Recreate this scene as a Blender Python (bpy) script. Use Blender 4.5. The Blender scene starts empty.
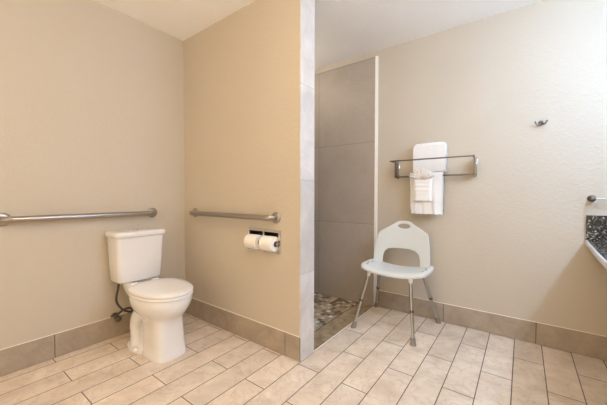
import bpy, bmesh, math, random
from mathutils import Vector, Matrix
random.seed(7)
S = bpy.context.scene
C = S.collection
PI = math.pi

# ---------------------------------------------------------------- room measures (metres)
XL, YP, YR, HC, XE = -2.4286, 1.4696, 2.662, 2.4205, -1.1134   # left wall, partition face, right wall, ceiling, partition end
PT = 0.142            # partition thickness
XS, YB = 0.95, -1.30  # wall behind the vanity, open rear end behind the camera
BH, BT = 0.153, 0.012 # baseboard tile height and thickness

# ---------------------------------------------------------------- camera
yaw, pitch, roll = .6416, -.025, .0015
F = Vector((-math.sin(yaw), math.cos(yaw), 0)); R = Vector((math.cos(yaw), math.sin(yaw), 0)); U = Vector((0, 0, 1))
F, U = F*math.cos(pitch)+U*math.sin(pitch), U*math.cos(pitch)-F*math.sin(pitch)
R, U = R*math.cos(roll)+U*math.sin(roll), U*math.cos(roll)-R*math.sin(roll)
cam = bpy.data.cameras.new('camera'); cam.sensor_width = 36; cam.lens = 293.46*36/607; cam.clip_start = 0.02
co = bpy.data.objects.new('camera', cam); C.objects.link(co); S.camera = co
m = Matrix((R, U, -F)).transposed().to_4x4(); m.translation = (0, 0, 1.06); co.matrix_world = m

# ---------------------------------------------------------------- world, exposure, lamp strengths
w = bpy.data.worlds.new('world'); S.world = w; w.use_nodes = True
w.node_tree.nodes['Background'].inputs[0].default_value = (1, .77, .50, 1)
w.node_tree.nodes['Background'].inputs[1].default_value = 1.0  # warm fill, let in where the rear wall is left out
S.view_settings.view_transform = 'Standard'; S.view_settings.look = 'None'
S.view_settings.exposure = 0.50; S.view_settings.gamma = 1; S.view_settings.use_curve_mapping = False
CEIL_COL, CEIL_STR = (1.0, .74, .46), 44.0
VAN_COL, VAN_STR = (.55, .83, 1.24), 66.0
SHW_FILL = 15.0
S.cycles.max_bounces = 10; S.cycles.diffuse_bounces = 8
S.cycles.use_denoising = True

# ---------------------------------------------------------------- materials
def new_mat(name):
    m = bpy.data.materials.new(name); m.use_nodes = True
    nt = m.node_tree; return m, nt, nt.nodes['Principled BSDF']
def N(nt, t, **kw):
    n = nt.nodes.new(t)
    for k, v in kw.items():
        if k in n.inputs: n.inputs[k].default_value = v
        else: setattr(n, k, v)
    return n
def L(nt, a, b): nt.links.new(a, b)
def rgb(c): return (c[0], c[1], c[2], 1)
def plain(name, col, rough=.5, metal=0, bump=0, bscale=200, coat=0, var=0, vscale=8):
    m, nt, b = new_mat(name)
    b.inputs['Base Color'].default_value = rgb(col); b.inputs['Roughness'].default_value = rough
    b.inputs['Metallic'].default_value = metal; b.inputs['Coat Weight'].default_value = coat
    tc = N(nt, 'ShaderNodeTexCoord')
    n = N(nt, 'ShaderNodeTexNoise', Scale=vscale, Detail=4.0); L(nt, tc.outputs['Object'], n.inputs['Vector'])
    mx = N(nt, 'ShaderNodeMix', data_type='RGBA'); L(nt, n.outputs['Fac'], mx.inputs[0])
    mx.inputs[6].default_value = rgb([c*(1-var) for c in col]); mx.inputs[7].default_value = rgb([min(1, c*(1+var)) for c in col])
    L(nt, mx.outputs[2], b.inputs['Base Color'])
    if bump:
        n2 = N(nt, 'ShaderNodeTexNoise', Scale=bscale, Detail=3.0); L(nt, tc.outputs['Object'], n2.inputs['Vector'])
        bp = N(nt, 'ShaderNodeBump', Strength=bump, Distance=.004); L(nt, n2.outputs['Fac'], bp.inputs['Height']); L(nt, bp.outputs[0], b.inputs['Normal'])
    return m
def paint(name, col, strength=.35):            # hand-trowelled, orange-peel wall paint
    m, nt, b = new_mat(name); b.inputs['Roughness'].default_value = .6
    tc = N(nt, 'ShaderNodeTexCoord')
    n = N(nt, 'ShaderNodeTexNoise', Scale=3.0, Detail=3.0); L(nt, tc.outputs['Object'], n.inputs['Vector'])
    mx = N(nt, 'ShaderNodeMix', data_type='RGBA'); L(nt, n.outputs['Fac'], mx.inputs[0])
    mx.inputs[6].default_value = rgb([c*.97 for c in col]); mx.inputs[7].default_value = rgb([c*1.02 for c in col])
    L(nt, mx.outputs[2], b.inputs['Base Color'])
    a = N(nt, 'ShaderNodeTexNoise', Scale=52.0, Detail=3.0, Roughness=.55); L(nt, tc.outputs['Object'], a.inputs['Vector'])
    r = N(nt, 'ShaderNodeMapRange'); r.inputs[1].default_value = .45; r.inputs[2].default_value = .62; L(nt, a.outputs['Fac'], r.inputs[0])
    bp = N(nt, 'ShaderNodeBump', Strength=strength, Distance=.004); L(nt, r.outputs[0], bp.inputs['Height']); L(nt, bp.outputs[0], b.inputs['Normal'])
    return m
def stone(name, c1, c2, vein, rough=.35, cells=None, grout=(.12, .09, .07), gw=.0028, nscale=7, gfac=1.0):
    """Mottled porcelain. cells = (u axis, v axis, u0, v0, width, height, offset) draws grouted tiles."""
    m, nt, b = new_mat(name); b.inputs['Roughness'].default_value = rough
    tc = N(nt, 'ShaderNodeTexCoord'); P = tc.outputs['Object']
    n = N(nt, 'ShaderNodeTexNoise', Scale=nscale, Detail=8.0, Roughness=.62, Distortion=.6)
    L(nt, P, n.inputs['Vector'])
    v = N(nt, 'ShaderNodeTexNoise', Scale=nscale*.8, Detail=6.0, Distortion=2.2); L(nt, P, v.inputs['Vector'])
    vr = N(nt, 'ShaderNodeValToRGB'); e = vr.color_ramp.elements
    e[0].position = .47; e[0].color = (0, 0, 0, 1); e[1].position = .50; e[1].color = (1, 1, 1, 1)
    x = e.new(.53); x.color = (0, 0, 0, 1); L(nt, v.outputs['Fac'], vr.inputs[0])
    cr = N(nt, 'ShaderNodeMapRange'); cr.inputs[1].default_value = .3; cr.inputs[2].default_value = .7; L(nt, n.outputs['Fac'], cr.inputs[0])
    mx = N(nt, 'ShaderNodeMix', data_type='RGBA'); L(nt, cr.outputs[0], mx.inputs[0]); mx.inputs[6].default_value = rgb(c1); mx.inputs[7].default_value = rgb(c2)
    mv = N(nt, 'ShaderNodeMix', data_type='RGBA'); mv.inputs[7].default_value = rgb(vein)
    sc = N(nt, 'ShaderNodeMath', operation='MULTIPLY'); sc.inputs[1].default_value = .24; L(nt, vr.outputs[0], sc.inputs[0])
    L(nt, sc.outputs[0], mv.inputs[0]); L(nt, mx.outputs[2], mv.inputs[6])
    out = mv.outputs[2]
    if cells:
        ua, va, u0, v0, cw, chh, off = cells
        sp = N(nt, 'ShaderNodeSeparateXYZ'); L(nt, P, sp.inputs[0])
        def sh(ax, o):
            a = N(nt, 'ShaderNodeMath', operation='ADD'); a.inputs[1].default_value = o; L(nt, sp.outputs[ax], a.inputs[0]); return a.outputs[0]
        uo, vo = sh(ua, -u0+20*cw), sh(va, -v0+20*chh)
        cb = N(nt, 'ShaderNodeCombineXYZ'); L(nt, uo, cb.inputs[0]); L(nt, vo, cb.inputs[1])
        br = N(nt, 'ShaderNodeTexBrick'); br.offset = off; br.offset_frequency = 2; br.squash = 1
        br.inputs['Scale'].default_value = 1; br.inputs['Mortar Size'].default_value = gw/2; br.inputs['Mortar Smooth'].default_value = .1
        br.inputs['Brick Width'].default_value = cw; br.inputs['Row Height'].default_value = chh
        br.inputs['Color1'].default_value = (.90, .89, .88, 1); br.inputs['Color2'].default_value = (1.04, 1.03, 1.02, 1); br.inputs['Mortar'].default_value = (1, 1, 1, 1)
        L(nt, cb.outputs[0], br.inputs['Vector'])
        ml = N(nt, 'ShaderNodeMix', data_type='RGBA', blend_type='MULTIPLY'); ml.inputs[0].default_value = 1
        L(nt, out, ml.inputs[6]); L(nt, br.outputs['Color'], ml.inputs[7])
        g = N(nt, 'ShaderNodeMix', data_type='RGBA'); g.inputs[7].default_value = rgb(grout)
        gs = N(nt, 'ShaderNodeMath', operation='MULTIPLY'); gs.inputs[1].default_value = gfac; L(nt, br.outputs['Fac'], gs.inputs[0])
        L(nt, gs.outputs[0], g.inputs[0]); L(nt, ml.outputs[2], g.inputs[6]); out = g.outputs[2]
        inv = N(nt, 'ShaderNodeMath', operation='SUBTRACT'); inv.inputs[0].default_value = 1; L(nt, br.outputs['Fac'], inv.inputs[1])
        bp = N(nt, 'ShaderNodeBump', Strength=.5, Distance=.002); L(nt, inv.outputs[0], bp.inputs['Height']); L(nt, bp.outputs[0], b.inputs['Normal'])
    L(nt, out, b.inputs['Base Color'])
    return m
def mosaic(name):
    m, nt, b = new_mat(name); b.inputs['Roughness'].default_value = .5
    tc = N(nt, 'ShaderNodeTexCoord'); P = tc.outputs['Object']
    sp = N(nt, 'ShaderNodeSeparateXYZ'); L(nt, P, sp.inputs[0])
    def ad(s, o):
        a = N(nt, 'ShaderNodeMath', operation='ADD'); a.inputs[1].default_value = o; L(nt, s, a.inputs[0]); return a.outputs[0]
    cb = N(nt, 'ShaderNodeCombineXYZ'); L(nt, ad(sp.outputs[1], 5), cb.inputs[0]); L(nt, ad(sp.outputs[0], 5), cb.inputs[1])
    def brick(wd, ht, off):
        br = N(nt, 'ShaderNodeTexBrick'); br.offset = off; br.inputs['Scale'].default_value = 1
        br.inputs['Mortar Size'].default_value = .0016; br.inputs['Brick Width'].default_value = wd; br.inputs['Row Height'].default_value = ht
        br.inputs['Color1'].default_value = (0, 0, 0, 1); br.inputs['Color2'].default_value = (1, 1, 1, 1); br.inputs['Mortar'].default_value = (.5, .5, .5, 1)
        L(nt, cb.outputs[0], br.inputs['Vector']); return br
    b1 = brick(.046, .040, .5)
    rp = N(nt, 'ShaderNodeValToRGB'); rp.color_ramp.interpolation = 'CONSTANT'; e = rp.color_ramp.elements
    cols = [(0, (.13, .085, .05)), (.16, (.42, .33, .22)), (.32, (.25, .18, .11)), (.45, (.62, .55, .44)), (.6, (.34, .30, .25)), (.72, (.50, .38, .23)), (.84, (.72, .70, .66)), (.93, (.20, .15, .10))]
    e[0].position = 0; e[0].color = rgb(cols[0][1]); e[1].position = cols[1][0]; e[1].color = rgb(cols[1][1])
    for p, c in cols[2:]: k = e.new(p); k.color = rgb(c)
    L(nt, b1.outputs['Color'], rp.inputs[0])
    n = N(nt, 'ShaderNodeTexNoise', Scale=45.0, Detail=4.0); L(nt, P, n.inputs['Vector'])
    ov = N(nt, 'ShaderNodeMix', data_type='RGBA', blend_type='OVERLAY'); ov.inputs[0].default_value = .5
    L(nt, rp.outputs[0], ov.inputs[6]); L(nt, n.outputs['Color'], ov.inputs[7])
    g = N(nt, 'ShaderNodeMix', data_type='RGBA'); g.inputs[7].default_value = (.33, .28, .22, 1)
    L(nt, b1.outputs['Fac'], g.inputs[0]); L(nt, ov.outputs[2], g.inputs[6]); L(nt, g.outputs[2], b.inputs['Base Color'])
    return m
def granite(name, dark=.5):
    m, nt, b = new_mat(name); b.inputs['Roughness'].default_value = .12; b.inputs['Coat Weight'].default_value = .3
    tc = N(nt, 'ShaderNodeTexCoord'); P = tc.outputs['Object']
    v = N(nt, 'ShaderNodeTexVoronoi', Scale=120.0); L(nt, P, v.inputs['Vector'])
    n = N(nt, 'ShaderNodeTexNoise', Scale=55.0, Detail=6.0, Distortion=1.0); L(nt, P, n.inputs['Vector'])
    ad = N(nt, 'ShaderNodeMix', data_type='FLOAT'); ad.inputs[0].default_value = .5; L(nt, v.outputs['Color'], ad.inputs[2]); L(nt, n.outputs['Fac'], ad.inputs[3])
    r = N(nt, 'ShaderNodeValToRGB'); e = r.color_ramp.elements
    e[0].position = .34; e[0].color = (.012, .012, .014, 1); e[1].position = .76; e[1].color = (.62, .61, .58, 1)
    for p, c in ((dark, (.03, .032, .034)), (.60, (.13, .12, .11)), (.68, (.30, .28, .25))): k = e.new(p); k.color = rgb(c)
    L(nt, ad.outputs[0], r.inputs[0]); L(nt, r.outputs[0], b.inputs['Base Color'])
    return m
def lamp(name, col, s):
    m, nt, b = new_mat(name); b.inputs['Base Color'].default_value = (.9, .9, .9, 1)
    b.inputs['Emission Color'].default_value = rgb(col); b.inputs['Emission Strength'].default_value = s
    return m

M = dict(
 wall=paint('cream_wall_paint', (.58, .52, .43), .17),
 ceil=paint('white_ceiling_paint', (.95, .94, .92), .2),
 floor=stone('beige_plank_tile', (.66, .545, .43), (.88, .785, .67), (.36, .24, .15), .38, (1, 0, .53, XE, .605, .1545, .5), (.10, .075, .06), .0052, 6),
 base=stone('taupe_baseboard_tile', (.34, .28, .215), (.46, .385, .305), (.27, .21, .155), .35),
 cap=stone('pale_marble_tile', (.57, .545, .53), (.73, .71, .69), (.50, .44, .42), .25, (0, 2, -9, .557, 3, .60, 0), (.35, .32, .30), .003, 5, .7),
 shower=stone('taupe_shower_tile', (.42, .365, .305), (.49, .43, .365), (.38, .33, .28), .5, (0, 2, -1.773, -.008, .655, .79, 0), (.17, .14, .11), .004, 2.2, .75),
 showerY=stone('taupe_shower_tile_side', (.42, .365, .305), (.49, .43, .365), (.38, .33, .28), .5, (1, 2, 1.99, -.008, .655, .79, 0), (.17, .14, .11), .004, 2.2, .75),
 thr=stone('tan_threshold_stone', (.19, .13, .075), (.50, .39, .25), (.12, .07, .04), .3, None, nscale=14),
 mos=mosaic('tumbled_stone_mosaic'),
 grout=plain('dark_grout', (.10, .08, .065), .8),
 caulk=plain('cream_caulk', (.92, .88, .80), .5),
 edge=plain('white_edge_trim', (.93, .91, .86), .4),
 china=plain('glazed_china', (.80, .80, .81), .1, coat=.6, var=.01),
 seatp=plain('toilet_seat_plastic', (.85, .85, .86), .22, var=.01),
 steel=plain('brushed_stainless', (.42, .385, .35), .32, 1, var=.08, vscale=60),
 chrome=plain('polished_chrome', (.62, .60, .58), .16, 1, var=.02),
 dchrome=plain('darkened_nickel', (.22, .20, .18), .28, 1, var=.08),
 hose=plain('braided_hose', (.10, .085, .075), .45, .5, bump=.8, bscale=500),
 dark=plain('dark_recess_metal', (.06, .045, .035), .45, .4),
 paper=plain('toilet_paper', (.88, .87, .85), .95, bump=.2, bscale=120),
 card=plain('cardboard_core', (.35, .26, .18), .9),
 plastic=plain('pale_grey_moulded_plastic', (.70, .73, .72), .38, bump=.05, bscale=300, var=.02),
 alu=plain('satin_aluminium', (.50, .49, .48), .28, 1, var=.05),
 rubber=plain('grey_rubber', (.27, .24, .22), .75),
 towel=plain('white_terry_cotton', (.88, .88, .88), .95, bump=.9, bscale=330, var=.03, vscale=40),
 cloth=plain('white_waffle_cotton', (.90, .89, .88), .9, bump=.6, bscale=260, var=.02, vscale=40),
 gran=granite('black_white_granite'),
 pale_grey=plain('pale_grey_counter_edge', (.60, .60, .62), .3, var=.05, vscale=20),
 granL=granite('polished_counter_granite', .46),
 fillS=lamp('shower_fill_glow', (1, .86, .68), SHW_FILL),
 black=plain('slot_black', (.03, .03, .03), .6),
 glassC=lamp('warm_lamp_glass', CEIL_COL, CEIL_STR),
 glassV=lamp('daylight_globe_glass', VAN_COL, VAN_STR),
)

# ---------------------------------------------------------------- mesh helpers
def obj(name, bm, mat, parent=None, smooth=True, bevel=0, seg=2, sub=0, angle=40):
    bmesh.ops.remove_doubles(bm, verts=bm.verts, dist=1e-6)
    bmesh.ops.recalc_face_normals(bm, faces=bm.faces)
    me = bpy.data.meshes.new(name); bm.to_mesh(me); bm.free()
    mats = mat if isinstance(mat, (list, tuple)) else [mat]
    for x in mats: me.materials.append(M[x])
    o = bpy.data.objects.new(name, me); C.objects.link(o)
    if smooth:
        for p in me.polygons: p.use_smooth = True
        me.set_sharp_from_angle(angle=math.radians(angle))
    if bevel:
        b = o.modifiers.new('bevel', 'BEVEL'); b.width = bevel; b.segments = seg; b.limit_method = 'ANGLE'; b.angle_limit = math.radians(40)
    if sub:
        s = o.modifiers.new('sub', 'SUBSURF'); s.levels = sub; s.render_levels = sub
    if parent: o.parent = parent
    return o
def thing(name, label, cat, loc, rz=0, group=None):
    o = bpy.data.objects.new(name, None); C.objects.link(o); o.location = loc; o.rotation_euler = (0, 0, rz)
    o.empty_display_size = .05; o['label'] = label; o['category'] = cat
    if group: o['group'] = group
    return o
def tag(o, label, cat, group=None):
    o['label'] = label; o['category'] = cat
    if group: o['group'] = group
    return o
def struct(name, bm, mat, **kw):
    kw.setdefault('smooth', False)
    o = obj(name, bm, mat, **kw); o['kind'] = 'structure'; return o
def box(bm, x0, x1, y0, y1, z0, z1, mi=0):
    v = [bm.verts.new((x, y, z)) for x in (x0, x1) for y in (y0, y1) for z in (z0, z1)]
    for f in ((0, 1, 3, 2), (4, 6, 7, 5), (0, 4, 5, 1), (2, 3, 7, 6), (0, 2, 6, 4), (1, 5, 7, 3)):
        bm.faces.new([v[i] for i in f]).material_index = mi
    return bm
def quad(bm, *pts):
    bm.faces.new([bm.verts.new(p) for p in pts]); return bm
def loft(bm, rings, cap=True, closed=True):
    vr = [[bm.verts.new(p) for p in r] for r in rings]
    for a, b in zip(vr, vr[1:]):
        n = len(a)
        for i in range(n if closed else n-1):
            bm.faces.new((a[i], a[(i+1) % n], b[(i+1) % n], b[i]))
    if cap:
        bm.faces.new(vr[0][::-1]); bm.faces.new(vr[-1])
    return bm
def tube(bm, pts, r, n=14, cap=True, smooth_pts=0):
    pts = [Vector(p) for p in pts]
    if smooth_pts:                       # Catmull-Rom through the points
        q = []
        P = [2*pts[0]-pts[1]]+pts+[2*pts[-1]-pts[-2]]
        for i in range(1, len(P)-2):
            for k in range(smooth_pts):
                t = k/smooth_pts; a, b, c, d = P[i-1:i+3]
                q.append(.5*((2*b)+(c-a)*t+(2*a-5*b+4*c-d)*t*t+(3*b-a-3*c+d)*t**3))
        q.append(pts[-1]); pts = q
    rs = r if isinstance(r, (list, tuple)) else [r]*len(pts)
    rings = []; up = None
    for i, p in enumerate(pts):
        d = (pts[min(i+1, len(pts)-1)]-pts[max(i-1, 0)]).normalized()
        if up is None: up = d.orthogonal().normalized()
        up = (up-d*up.dot(d)).normalized(); s = d.cross(up)
        rings.append([p+(up*math.cos(2*PI*k/n)+s*math.sin(2*PI*k/n))*rs[i] for k in range(n)])
    return loft(bm, rings, cap)
def disc(bm, c, axis, prof, n=28):       # lathe: prof = [(distance along axis, radius)]
    c = Vector(c); a = Vector(axis).normalized(); u = a.orthogonal().normalized(); s = a.cross(u)
    return loft(bm, [[c+a*d+(u*math.cos(2*PI*k/n)+s*math.sin(2*PI*k/n))*max(r, 1e-4) for k in range(n)] for d, r in prof])
def egg(cx0, cx1, hw, z, n=40, pf=2.0, pb=2.6, mid=.46, cy=0):
    """closed plan outline from x=cx0 (back) to cx1 (front), half width hw."""
    xm = cx0+(cx1-cx0)*mid; out = []
    for k in range(n):
        t = 2*PI*k/n; c, s = math.cos(t), math.sin(t)
        p = pf if c > 0 else pb; a = (cx1-xm) if c > 0 else (xm-cx0)
        out.append((xm+a*math.copysign(abs(c)**(2/p), c), cy+hw*math.copysign(abs(s)**(2/p), s), z))
    return out
def rrect(x0, x1, y0, y1, z, r, n=5):
    out = []
    for cx, cy, a0 in ((x1-r, y1-r, 0), (x0+r, y1-r, 90), (x0+r, y0+r, 180), (x1-r, y0+r, 270)):
        for k in range(n+1):
            a = math.radians(a0+90*k/n); out.append((cx+r*math.cos(a), cy+r*math.sin(a), z))
    return out
BM = bmesh.new

# ---------------------------------------------------------------- structure
bm = BM()
quad(bm, (XL, YB, 0), (XS, YB, 0), (XS, YP+.02, 0), (XL, YP+.02, 0)); quad(bm, (XE, YP+.02, 0), (XS, YP+.02, 0), (XS, YR, 0), (XE, YR, 0))
struct('floor', bm, 'floor')
struct('ceiling', box(BM(), XL-.1, XS+.1, YB-.1, YR+.1, HC, HC+.08), 'ceil')
struct('wall_left', box(BM(), XL-.1, XL, YB-.1, YR+.1, -.05, HC), 'wall')
struct('wall_right', box(BM(), XL-.1, XS+.1, YR, YR+.1, -.05, HC), 'wall')
struct('wall_vanity', box(BM(), XS, XS+.1, YB-.1, YR+.1, -.05, HC), 'wall')
# partition between toilet and shower, with the niche of the paper holder
NX0, NX1, NZ0, NZ1, ND = -1.585, -1.298, .678, .812, .075
bm = BM(); X1 = XE-.010
xs, zs = [XL, NX0, NX1, X1], [0, NZ0, NZ1, HC]
for i in range(3):
    for j in range(3):
        if (i, j) == (1, 1): continue
        quad(bm, (xs[i], YP, zs[j]), (xs[i+1], YP, zs[j]), (xs[i+1], YP, zs[j+1]), (xs[i], YP, zs[j+1]))
a = [(NX0, YP, NZ0), (NX1, YP, NZ0), (NX1, YP, NZ1), (NX0, YP, NZ1)]; b = [(x, YP+ND, z) for x, y, z in a]
for i in range(4): quad(bm, a[i], a[(i+1) % 4], b[(i+1) % 4], b[i])
quad(bm, *b)
quad(bm, (XL, YP+PT-.01, 0), (X1, YP+PT-.01, 0), (X1, YP+PT-.01, HC), (XL, YP+PT-.01, HC)); quad(bm, (X1, YP, 0), (X1, YP+PT-.01, 0), (X1, YP+PT-.01, HC), (X1, YP, HC))
struct('wall_partition', bm, 'wall')
struct('wall_partition_end', box(BM(), X1, XE, YP-.009, YP+PT, 0, HC), 'cap', bevel=.0015)
struct('wall_shower', box(BM(), XL+.01, -1.1335, YR-.011, YR, -.02, 2.37), 'shower')
struct('wall_shower_left', box(BM(), XL, XL+.010, YP+PT, YR-.011, -.02, 2.37), 'showerY')
struct('wall_shower_back', box(BM(), XL+.01, X1, YP+PT-.01, YP+PT, -.02, 2.37), 'shower')
struct('trim_1', box(BM(), -1.1365, -1.1065, YR-.014, YR, .0, 2.37), 'edge', bevel=.003)     # white tile edge
struct('trim_2', box(BM(), XE-.010, XE, YP+PT, YR-.014, -.02, .0015), 'edge')                # strip at the shower entry
struct('trim_3', loft(BM(), [[(XE-.01, y, -.03), (XE-.01, y, -.001), (-1.285, y, -.006), (-1.285, y, -.03)] for y in (YP+PT, YR-.011)]), 'thr')
struct('trim_4', box(BM(), -1.293, -1.285, YP+PT, YR-.011, -.03, -.007), 'grout')
bm = BM(); quad(bm, (XL+.01, YP+PT, -.016), (-1.293, YP+PT, -.010), (-1.293, YR-.011, -.010), (XL+.01, YR-.011, -.016)); struct('floor_shower', bm, 'mos')
# shower drain lies out of sight; baseboards of single tiles with dark joints
def baseboard(name, axis, lo, hi, joints, face, inward):
    bm = BM(); cuts = [lo]+sorted(joints)+[hi]; g = .0026
    for a, b in zip(cuts, cuts[1:]):
        a2 = a+(g if a != lo else 0); b2 = b-(g if b != hi else 0)
        f0, f1 = sorted((face, face+inward*BT))
        if axis == 'y': box(bm, f0, f1, a2, b2, .002, BH)
        else: box(bm, a2, b2, f0, f1, .002, BH)
    f0, f1 = sorted((face, face+inward*(BT-.0045)))
    if axis == 'y': box(bm, f0, f1, lo, hi, 0, BH-.002, 1)
    else: box(bm, lo, hi, f0, f1, 0, BH-.002, 1)
    f0, f1 = sorted((face, face+inward*.0045))            # caulk bead along the top
    if axis == 'y': box(bm, f0, f1, lo, hi, BH, BH+.0035, 2)
    else: box(bm, lo, hi, f0, f1, BH, BH+.0035, 2)
    struct(name, bm, ['base', 'grout', 'caulk'])
baseboard('baseboard_left', 'y', YB+BT, YP, [-.668, -.063, .542, 1.147], XL, 1)
baseboard('baseboard_partition', 'x', XL+BT, XE-.004, [-1.843, -1.24], YP, -1)
baseboard('baseboard_right', 'x', -1.107, XS, [-.518, .091, .696], YR, -1)
struct('trim_5', box(BM(), XE-.004, XE-.001, YP-BT, YP-.009, 0, BH), 'grout')

# ---------------------------------------------------------------- lamps of the room and an added shower fill (outside the picture)
t = thing('ceiling_light', 'round warm dome lamp on the ceiling above the toilet area', 'ceiling light', (-.4, .36, HC))
obj('base_ring', disc(BM(), (0, 0, 0), (0, 0, -1), [(0, .09), (.02, .09), (.03, .03), (.20, .025)]), 'steel', t)
obj('glass_dome', disc(BM(), (0, 0, -.025), (0, 0, -1), [(.17, .06), (.18, .09), (.20, .11), (.24, .12), (.28, .11), (.315, .07), (.325, .03), (.326, .001)]), 'glassC', t)
t = thing('shower_fill', 'unseen fill lamp added under the shower ceiling', 'ceiling light', (-1.95, 2.1, HC))  # hidden fill, added to brighten the shower tile and its ceiling
obj('base_ring', disc(BM(), (0, 0, 0), (0, 0, -1), [(0, .08), (.02, .08), (.025, .07)]), 'steel', t)
obj('glass_dome', disc(BM(), (0, 0, -.025), (0, 0, -1), [(0, .01), (.12, .01), (.125, .05), (.15, .085), (.19, .09), (.22, .06), (.23, .02), (.231, .001)]), 'fillS', t)
t = thing('vanity_light', 'daylight bar lamp with four globes above the vanity counter', 'wall light', (XS, 1.42, 1.90))
obj('back_plate', box(BM(), -.025, 0, -.52, .52, -.04, .04), 'chrome', t, bevel=.005)
for y in (-.45, -.15, .15, .45):
    g = obj('lamp_arm', tube(BM(), [(-.02, y, 0), (-.10, y, 0)], .012), 'chrome', t)
    obj('glass_globe', disc(BM(), (-.095, y, 0), (-1, 0, 0), [(0, .02)]+[(.06-.06*math.cos(a), .06*math.sin(a)) for a in [PI*k/10 for k in range(2, 10)]]+[(.12, .001)]), 'glassV', g)

# ---------------------------------------------------------------- toilet
T = thing('toilet', 'white two-piece toilet with closed lid and push-button tank against the left wall', 'toilet', (XL, 1.0, 0))
bm = BM()
# bowl and front pedestal: lofted egg sections
sec = [(.000, .33, .636, .122, 3.6), (.022, .33, .636, .122, 3.6), (.034, .34, .628, .114, 4.2), (.10, .33, .622, .108, 4.4), (.19, .32, .618, .105, 4.2), (.240, .30, .624, .110, 3.2),
       (.262, .29, .640, .128, 2.3), (.290, .275, .668, .152, 2.1), (.32, .265, .690, .170, 2.0), (.35, .26, .705, .179, 2.0), (.385, .255, .710, .182, 2.0), (.397, .26, .704, .177, 2.0)]
loft(bm, [egg(a, b, h-.007, z, 44, pf, 2.6, .47, cy=.010) for z, a, b, h, pf in sec])
# rear pedestal with trapway and foot flange
sec = [(.0, .17, .46, .140, 2.6), (.03, .17, .46, .140, 2.6), (.045, .18, .45, .118, 2.6), (.07, .19, .44, .098, 2.6), (.16, .20, .44, .088, 2.6), (.25, .17, .42, .092, 2.6), (.33, .12, .42, .098, 3.0), (.37, .07, .42, .105, 4), (.425, .05, .40, .108, 5), (.433, .055, .39, .104, 5)]
loft(bm, [egg(a, b, h-.004, z, 44, pf, pf, .5, cy=.008) for z, a, b, h, pf in sec])
for s in (-1, 1):          # S-shaped trapway bulge on each flank
    tube(bm, [(.40, s*.070, .285), (.345, s*.082, .24), (.31, s*.080, .18), (.315, s*.078, .11), (.325, s*.085, .035)], .046, 16, True, 5)
obj('bowl', bm, 'china', T, angle=60)
for s in (-1, 1): obj('bolt_cap', disc(BM(), (.385, s*.128, .028), (0, 0, 1), [(0, .014), (.010, .013), (.018, .006), (.019, .001)]), 'seatp', T)
# tank
bm = BM()
loft(bm, [rrect(.024, .190, -.138, .150, .436, .03), rrect(.022, .196, -.146, .158, .446, .03), rrect(.018, .203, -.152, .164, .58, .028), rrect(.015, .210, -.158, .170, .757, .026)])
obj('tank', bm, 'china', T, angle=50)
bm = BM()
loft(bm, [rrect(.010, .217, -.165, .178, .757, .03), rrect(.007, .224, -.171, .184, .763, .034), rrect(.006, .226, -.173, .186, .782, .034), rrect(.009, .222, -.170, .183, .792, .034), rrect(.02, .208, -.157, .170, .798, .03), rrect(.05, .18, -.12, .13, .800, .03)])
lid = obj('tank_lid', bm, 'china', T, angle=50)
obj('flush_button', disc(BM(), (.115, 0, .799), (0, 0, 1), [(0, .023), (.005, .023), (.0055, .018), (.009, .017), (.0095, .001)]), 'chrome', lid)
# seat ring and lid
loft_seat = BM(); loft(loft_seat, [egg(.270, .712, .170, .399, 44, 2.0, 2.8, .46, cy=.010), egg(.265, .720, .176, .404, 44, 2.0, 2.8, .46, cy=.010), egg(.265, .720, .176, .414, 44, 2.0, 2.8, .46, cy=.010), egg(.27, .714, .171, .4185, 44, 2.0, 2.8, .46, cy=.010)])
obj('seat', loft_seat, 'seatp', T, angle=50)
bm = BM(); loft(bm, [egg(.262, .716, .172, .4215, 44, 2.0, 2.8, .46, cy=.010), egg(.258, .722, .177, .426, 44, 2.0, 2.8, .46, cy=.010), egg(.258, .722, .177, .434, 44, 2.0, 2.8, .46, cy=.010), egg(.265, .712, .170, .440, 44, 2.0, 2.8, .46, cy=.010), egg(.30, .66, .13, .4445, 44, 2.0, 2.6, .46, cy=.010), egg(.38, .58, .06, .446, 44, 2.0, 2.4, .46, cy=.010)])
obj('seat_lid', bm, 'seatp', T, angle=50)
for s in (-1, 1): obj('hinge', tube(BM(), [(.252, s*.075-.022, .430), (.252, s*.075+.022, .430)], .012), 'seatp', T)

V = thing('shutoff_valve', 'dark supply valve with looping braided hose behind the toilet', 'valve', (XL, .895, .150))
obj('wall_flange', disc(BM(), (0, 0, 0), (1, 0, 0), [(0, .030), (.004, .029), (.010, .014), (.011, .001)]), 'dchrome', V)
obj('valve_body', tube(BM(), [(.008, 0, 0), (.03, 0, 0), (.055, 0, 0)], [.009, .014, .011]), 'dchrome', V)
obj('handle', disc(BM(), (.055, 0, 0), (1, 0, -.1), [(0, .010), (.004, .022), (.016, .021), (.02, .008)], 16), 'dchrome', V)
obj('supply_hose', tube(BM(), [(.04, 0, .012), (.06, .004, .035), (.095, .02, .066), (.10, .055, .072), (.10, .082, .056), (.10, .075, .040), (.10, .046, .050), (.10, .013, .077), (.10, -.016, .123), (.10, -.024, .169), (.10, -.012, .23), (.10, -.005, .287)], .0075, 12, True, 6), 'hose', V)

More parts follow.
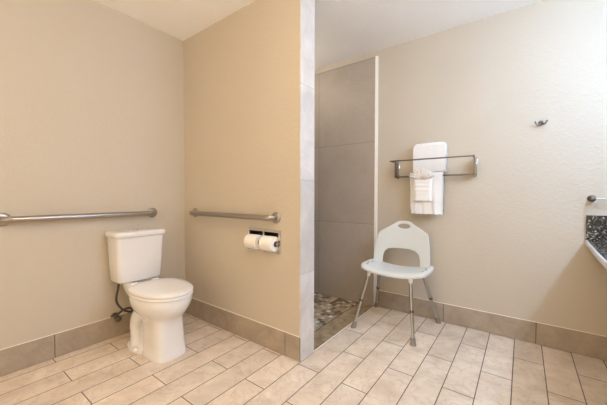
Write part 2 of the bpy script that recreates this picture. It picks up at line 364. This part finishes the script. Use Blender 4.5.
# ---------------------------------------------------------------- grab bars
def grab_bar(loc, rz, length, label):
    """Bar runs along local x, stands off the wall towards local -y."""
    t = thing('grab_bar', label, 'grab bar', loc, rz)
    off, r = .058, .019; h = length/2
    pts = [(-h, -.006, 0)]
    for k in range(7): a = PI/2*k/6; pts.append((-h+.04*(1-math.cos(a)), -(off-.04)-.04*math.sin(a), 0))
    pts += [(-x, y, z) for x, y, z in pts[::-1]]
    obj('bar', tube(BM(), pts, r, 20), 'steel', t)
    for s in (-1, 1):
        obj('flange', disc(BM(), (s*h, 0, 0), (0, -1, 0), [(0, .040), (.004, .040), (.010, .036), (.013, .026), (.014, .019)], 32), 'steel', t)
    return t
grab_bar((XL, .748, .915), PI/2, .864, 'stainless grab bar on the left wall, ending above the toilet tank')
grab_bar((-1.795, YP, .908), 0, .935, 'stainless grab bar on the partition wall above the toilet paper holder')

# ---------------------------------------------------------------- double paper holder
H = thing('toilet_paper_holder', 'recessed double chrome toilet paper holder set in the partition wall', 'toilet paper holder', (-1.4415, YP, .745))
bm = BM(); hw, hh = .158, .079; iw, ih, mw = .140, .062, .008; y0, y1 = -.006, 0
for b in ((-hw, -iw, -hh, hh), (iw, hw, -hh, hh), (-iw, iw, ih, hh), (-iw, iw, -hh, -ih), (-mw, mw, -ih, ih)): box(bm, b[0], b[1], y0, y1, b[2], b[3])
obj('face_plate', bm, 'chrome', H, smooth=False, bevel=.0015)
for s in (-1, 1):
    a, b = sorted((s*.006, s*.1415)); bm = BM(); z0, z1, d = -.065, .065, .07
    P = [(a, 0, z0), (b, 0, z0), (b, 0, z1), (a, 0, z1)]; Q = [(x, d, z) for x, _, z in P]
    for i in range(4): quad(bm, P[i], P[(i+1) % 4], Q[(i+1) % 4], Q[i])
    quad(bm, *Q); obj('recess', bm, 'dark', H, smooth=False)
    cx = s*.0735
    obj('spindle', tube(BM(), [(cx-.062, -.022, -.0125), (cx+.062, -.022, -.0125)], .008, 16), 'chrome', H)
    for e in (-1, 1):
        ex = cx+e*.0635
        bm = BM(); tube(bm, [(ex, .03, -.0125), (ex, -.022, -.0125)], .006, 12); disc(bm, (ex-.004*e, -.022, -.0125), (e, 0, 0), [(0, .009), (.008, .009), (.010, .006)], 18)
        obj('spindle_arm', bm, 'chrome', H)
    grp = None
    r = thing('toilet_roll', 'left toilet paper roll, in the corner-side half of the chrome holder' if s < 0 else 'right toilet paper roll showing its dark core hole in the chrome holder', 'toilet paper roll', (-1.4415+cx, YP-.022, .7325))
    bm = BM(); R0, R1, hl = .020, .050, .056; n = 40; rings = []
    for x, rr in ((-hl, R0), (-hl, R1-.003), (-hl+.003, R1), (hl-.003, R1), (hl, R1-.003), (hl, R0)):
        rings.append([(x, rr*math.cos(2*PI*k/n), rr*math.sin(2*PI*k/n)) for k in range(n)])
    loft(bm, rings, cap=False)
    bm2 = BM(); loft(bm2, [[(x, rr*math.cos(2*PI*k/n), rr*math.sin(2*PI*k/n)) for k in range(n)] for x, rr in ((-hl, R0), (hl, R0), (hl, R0-.002), (-hl, R0-.002), (-hl, R0))], cap=False)
    obj('paper', bm, 'paper', r); obj('core', bm2, 'card', r)

# ---------------------------------------------------------------- shower chair
K = thing('shower_chair', 'pale grey plastic shower chair with aluminium legs beside the shower entry', 'shower chair', (-.818, 2.37, 0), math.radians(1.5))
SD, SWd = .155, .268
def seat_z(x): return .458+.042*(abs(x)/SWd)**2.2
bm = BM(); nx, ny = 36, 14
def seat_pt(i, j, top):
    u = -1+2*i/nx; v = -1+2*j/ny
    # square to rounded slab
    x = u*SWd*(1-.05*max(0, abs(v)-.6)/.4); e = max(0, abs(u)-.88)/.12; y = v*SD*(1-.14*e**2.2)
    edge = max(abs(u), abs(v)); rnd = .010*max(0, (edge-.88)/.12)**2
    z = seat_z(x)-(rnd if top else 0)
    if not top:
        z -= .012 if edge < .93 else .036
    z -= (.006*(max(0, -v-.75)/.25)**2) if top else 0
    return (x, y, z)
tv = [[bm.verts.new(seat_pt(i, j, True)) for j in range(ny+1)] for i in range(nx+1)]
bv = [[bm.verts.new(seat_pt(i, j, False)) for j in range(ny+1)] for i in range(nx+1)]
for i in range(nx):
    for j in range(ny):
        bm.faces.new((tv[i][j], tv[i+1][j], tv[i+1][j+1], tv[i][j+1])); bm.faces.new((bv[i][j], bv[i][j+1], bv[i+1][j+1], bv[i+1][j]))
for i in range(nx):
    for j in (0, ny): bm.faces.new((tv[i][j], bv[i][j], bv[i+1][j], tv[i+1][j]))
for j in range(ny):
    for i in (0, nx): bm.faces.new((tv[i][j], tv[i][j+1], bv[i][j+1], bv[i][j]))
seat = obj('seat', bm, 'plastic', K, bevel=.004, angle=50)
for s in (-1, 1):
    for y in (-.075, -.025, .03):
        x = s*.222+(.012 if y == -.025 else 0)*s
        z = seat_z(x); sl = s*.042*2.2*(abs(x)/SWd)**1.2/SWd
        obj('drain_hole', disc(BM(), (x, y, z-.002), (-sl, 0, 1), [(0, .010), (.0028, .010), (.003, .001)], 16), 'rubber', seat)
# backrest: outline plate with arch cut-out and grip hole, slightly curved in plan
def back_y(x, z): return .125+.030*((z-.47)/.36)-.030*(abs(x)/.22)**2
outer = [(-.232, .475), (-.234, .53), (-.228, .62), (-.208, .725), (-.196, .745), (-.15, .775), (-.085, .812), (-.062, .828), (-.04, .838), (0, .841), (.04, .838), (.062, .828), (.085, .812), (.15, .775), (.196, .745), (.208, .725), (.228, .62), (.234, .53), (.232, .475)]
arch = [(-.160, .475), (-.158, .53), (-.145, .572), (-.115, .597), (-.07, .606), (0, .608), (.07, .606), (.115, .597), (.145, .572), (.158, .53), (.160, .475)]
# fill by a grid of cells whose centres lie inside the plate, then snap the borders: use triangulation with holes
bm = BM()
def ring_edges(pts, closed=True):
    v = [bm.verts.new((x, 0, z)) for x, z in pts]
    return [bm.edges.new((v[i], v[(i+1) % len(v)])) for i in range(len(v))]
def dense(p, k=3):
    q = []
    for i in range(len(p)-1):
        for t in range(k): q.append((p[i][0]+(p[i+1][0]-p[i][0])*t/k, p[i][1]+(p[i+1][1]-p[i][1])*t/k))
    return q+[p[-1]]
outer = [(x+.012*max(0, min(1, (z-.65)/.1)), z) for x, z in outer]
E = ring_edges(dense(outer)+dense(arch[::-1]))
hole = [(.014+.056*math.copysign(abs(math.cos(a))**.8, math.cos(a)), .796+.021*math.sin(a)) for a in [2*PI*k/24 for k in range(24)]]
E += ring_edges(hole)
bmesh.ops.triangle_fill(bm, use_beauty=True, use_dissolve=False, edges=E)
for _ in range(2):
    bmesh.ops.subdivide_edges(bm, edges=[e for e in bm.edges if e.calc_length() > .035], cuts=1)
    bmesh.ops.triangulate(bm, faces=bm.faces)
for v in bm.verts: v.co.y = back_y(v.co.x, v.co.z)
bk = obj('backrest', bm, 'plastic', K, angle=60)
so = bk.modifiers.new('solid', 'SOLIDIFY'); so.thickness = .018; so.offset = 0
bv_ = bk.modifiers.new('bevel', 'BEVEL'); bv_.width = .005; bv_.segments = 2; bv_.limit_method = 'ANGLE'; bv_.angle_limit = math.radians(50)
# legs: (foot, top) in chair space
for fx, fy, tx, ty in ((-.262, -.255, -.180, -.128), (.207, -.268, .146, -.135), (.278, .232, .170, .120), (-.280, .272, -.180, .120)):
    top = Vector((tx, ty, .440)); foot = Vector((fx, fy, 0)); d = (foot-top)
    P = lambda t: top+d*t
    tk = Vector((tx*.7, ty*.8, .437))
    lg = obj('leg', tube(BM(), [tk, top+Vector((0, 0, .001)), P(.06), P(.52)], .0135, 16, True, 4), 'alu', K)
    obj('leg_extension', tube(BM(), [P(.50), P(.95)], .0118, 16), 'alu', lg)
    obj('collar', tube(BM(), [P(.50), P(.54)], .0155, 16), 'dchrome', lg)
    dn = d.normalized()
    bm = BM(); loft(bm, [[p+Vector((rr*math.cos(2*PI*k/16), rr*math.sin(2*PI*k/16), 0)) for k in range(16)] for p, rr in ((foot, .020), (foot+Vector((0, 0, .006)), .021), (foot-dn*.012, .020), (foot-dn*.03, .0165), (foot-dn*.050, .0155))])
    obj('rubber_foot', bm, 'rubber', lg)
    obj('leg_socket', tube(BM(), [P(-.03), P(.09)], [.019, .014], 16), 'plastic', lg)

# ---------------------------------------------------------------- towel shelf and towels
W = thing('towel_shelf', 'nickel wall towel shelf with a lower hanging bar above the shower chair', 'towel rack', (-.605, YR, 1.285))
hw = .305
for s in (-1, 1):
    obj('wall_plate', box(BM(), s*hw-.011, s*hw+.011, -.008, 0, -.078, .078), 'chrome', W, bevel=.003)
    bm = BM(); tube(bm, [(s*hw, -.004, .065), (s*hw, -.205, .065)], .0055, 12); box(bm, s*hw-.003, s*hw+.003, -.092, -.004, -.072, .068)
    obj('bracket', bm, 'dchrome', W)
for d in (.20,): obj('shelf_rail', tube(BM(), [(-hw-.008, -d, .065), (hw+.008, -d, .065)], .0058 if d == .2 else .0045, 12), 'dchrome', W)
obj('rear_rail', tube(BM(), [(-hw, -.035, -.063), (hw, -.035, -.063)], .0045, 12), 'dchrome', W)
obj('hanging_bar', tube(BM(), [(-hw-.006, -.082, -.063), (hw+.006, -.082, -.063)], .0065, 12), 'dchrome', W)
obj('finial', disc(BM(), (hw+.008, -.20, .065), (1, 0, 0), [(0, .0085), (.006, .0085), (.009, .004)], 14), 'dchrome', W)

def nz(x, s=0): return math.sin(x*37+s)*.5+math.sin(x*71+s*2.3)*.3+math.sin(x*153+s*.7)*.2
# folded stack on the shelf: one bath towel in thick rounded layers
bm = BM(); prof = []
x0, x1 = -.752, -.503; yb, yf = YR-.010, YR-.098; z0 = 1.252
lay = 3; hgt = .243
prof = []
for cy, cz, a0 in ((yf+.030, z0+.025, 270), (yf+.034, z0+hgt-.034, 180), (yb-.02, z0+hgt-.02, 90), (yb-.01, z0+.01, 0)):
    rr = {270: .025, 180: .034, 90: .02, 0: .01}[a0]
    for k in range(7):
        a = math.radians(a0-90*k/6); prof.append((cy+rr*math.cos(a), cz+rr*math.sin(a)))
rings = []
for i in range(17):
    t = i/16; x = x0+(x1-x0)*t; e = 1-.05*max(0, abs(2*t-1)-.88)/.12
    rings.append([(x, YR-.10+(y-(YR-.10))*e+.002*nz(z+t, 1), z0+(z-z0)*(e if z > z0+.05 else 1)+(.002*nz(t+y, 2)+.004*math.sin(t*PI) if z > z0+.06 else 0)) for y, z in prof])
loft(bm, rings); tag(obj('folded_towel', bm, 'towel', angle=80), 'thick white rolled bath towel standing up behind the upper rail of the towel shelf', 'towel')
# hanging hand towel over the lower bar
bm = BM(); zt = 1.222; yb = YR-.082; prof = []
for k in range(15): prof.append((yb-.026, .906+(zt-.906)*k/14))
for k in range(1, 8): a = PI*k/8; prof.append((yb-.026*math.cos(a), zt+.026*math.sin(a)))
for k in range(12): prof.append((yb+.026, zt-(zt-.95)*k/11))
inner = [(yb+.0085, .95)]+[(yb+.0085, zt-.001)]+[(yb+.0085*math.cos(PI*k/6), zt+.0085*math.sin(PI*k/6)) for k in range(1, 6)]+[(yb-.0085, zt-.001), (yb-.0085, .906)]
prof += inner; rings = []
hx0, hx1 = -.778, -.520
for i in range(29):
    t = i/28; x = hx0+(hx1-hx0)*t; r = []
    e = max(0, abs(2*t-1)-.90)/.10
    for y, z in prof:
        dn = max(0, (zt-z)/.3); fr = y < yb-.02
        yy = y-(.006*nz(t*.6, 3)*dn if fr else 0)-(.008*dn*(math.exp(-((t-.80)/.05)**2)) if fr else 0)+(.010*e if fr else 0)
        r.append((x+.004*math.sin(z*30)*dn+.010*dn*(1-t), yy, z+.004*nz(t, 5)*(1 if z < .96 else 0)))
    rings.append(r)
loft(bm, rings); tag(obj('hand_towel', bm, 'towel', angle=80), 'white hand towel hanging over the lower bar of the towel shelf', 'towel')
# washcloth folded as a pocket with a pleated fan on top
FY = yb-.026-.012
WC = thing('washcloth', 'white washcloth folded into a pleated fan, hung in front of the hand towel', 'washcloth', (-.664, FY, 1.19))
bm = BM(); rings = []
for i in range(13):
    t = i/12; x = -.074+.148*t; col = []
    for k in range(25):
        s = k/24; z = .030-.205*s
        y = -.014-.004*math.sin(s*PI)-.0034*(1 if (k % 4) in (1, 2) and s < .75 else 0)-.002*nz(t+s, 4)+.010*max(0, abs(2*t-1)-.8)/.2
        col.append((x*(1-.04*s), y, z))
    col += [(x*.96, .004, -.175), (x, .004, .030)]
    rings.append(col)
loft(bm, rings); obj('pocket', bm, 'cloth', WC, angle=70)
bm = BM(); top, bot = [], []; n = 20
for i in range(n+1):
    a = math.radians(168-156*i/n); zig = .026 if i % 2 else -.008
    R1 = .098+(.010 if i % 2 else -.008)+.003*nz(i, 1); yy = -.018-zig
    bot.append((.016*math.cos(a), -.016, -.004+.008*math.sin(a)))
    top.append([(R1*f*math.cos(a)*1.02, -.016+(yy+.010)*f-.006*f, .0+R1*.92*f*math.sin(a)) for f in (.35, .7, 1.0)])
rows = [[b]+list(t_) for b, t_ in zip(bot, top)]
vr = [[bm.verts.new(p) for p in r] for r in rows]
for a_, b_ in zip(vr, vr[1:]):
    for k in range(3): bm.faces.new((a_[k], a_[k+1], b_[k+1], b_[k]))
fan = obj('pleated_fan', bm, 'cloth', WC, angle=20)
so = fan.modifiers.new('solid', 'SOLIDIFY'); so.thickness = .004; so.offset = 0

# ---------------------------------------------------------------- robe hook, towel bar, vanity counter
t = thing('robe_hook', 'small chrome double robe hook alone on the right wall', 'hook', (.093, YR, 1.566))
obj('wall_plate', disc(BM(), (0, 0, .006), (0, -1, 0), [(0, .015), (.004, .015), (.008, .010), (.018, .008)], 20), 'dchrome', t)
for s in (-1, 1):
    bm = BM(); tube(bm, [(0, -.014, .004), (s*.008, -.024, -.007), (s*.019, -.030, -.010), (s*.027, -.032, -.002), (s*.031, -.033, .008)], [.0055]*17, 10, True, 4); disc(bm, (s*.031, -.033, .006), (s*.2, 0, 1), [(0, .005), (.003, .007), (.008, .005), (.010, .001)], 12)
    obj('prong', bm, 'dchrome', t)
t = thing('towel_bar', 'nickel towel bar mounted on the right wall above the granite splash', 'towel bar', (.360, YR, 1.041))
for x in (0, .46):
    obj('post', disc(BM(), (x, 0, 0), (0, -1, 0), [(0, .022), (.006, .022), (.010, .016), (.014, .012), (.052, .011), (.066, .011), (.068, .004)], 24), 'dchrome', t)
obj('bar', tube(BM(), [(-.006, -.056, -.002), (.466, -.056, -.002)], .0060, 14), 'pale_grey', t)
Vn = thing('vanity_counter', 'speckled granite vanity counter with a side splash at the right wall', 'countertop', (XS, 1.75, .746))
pts = [(.336, YR), (.326, 2.557), (.3145, 2.323), (.304, 2.133), (.296, 1.917), (.293, 1.771), (.293, 1.45), (.296, .95)]
loc = [(x-XS, y-1.75) for x, y in pts]
bm = BM(); o = [(x+.012, y) for x, y in loc]+[(0, .95-1.75), (0, YR-1.75)]
loft(bm, [[(x, y, z) for x, y in o] for z in (0, .022)]); obj('counter_slab', bm, 'granL', Vn, smooth=False)
bm = BM(); loft(bm, [[(x+dx, y, z) for dx, z in ((.012, -.004), (.002, -.004), (0, .0), (0, .018), (.003, .0225), (.012, .0225))] for x, y in loc]); obj('front_edge', bm, 'pale_grey', Vn)  # edge strip coloured paler than the granite slab
obj('side_splash', box(BM(), .336-XS, 0, YR-1.75-.018, YR-1.75, .022, .186), 'gran', Vn, smooth=False, bevel=.002)
obj('back_splash', box(BM(), -.018, 0, .95-1.75, YR-1.75-.018, .022, .122), 'gran', Vn, smooth=False, bevel=.002)
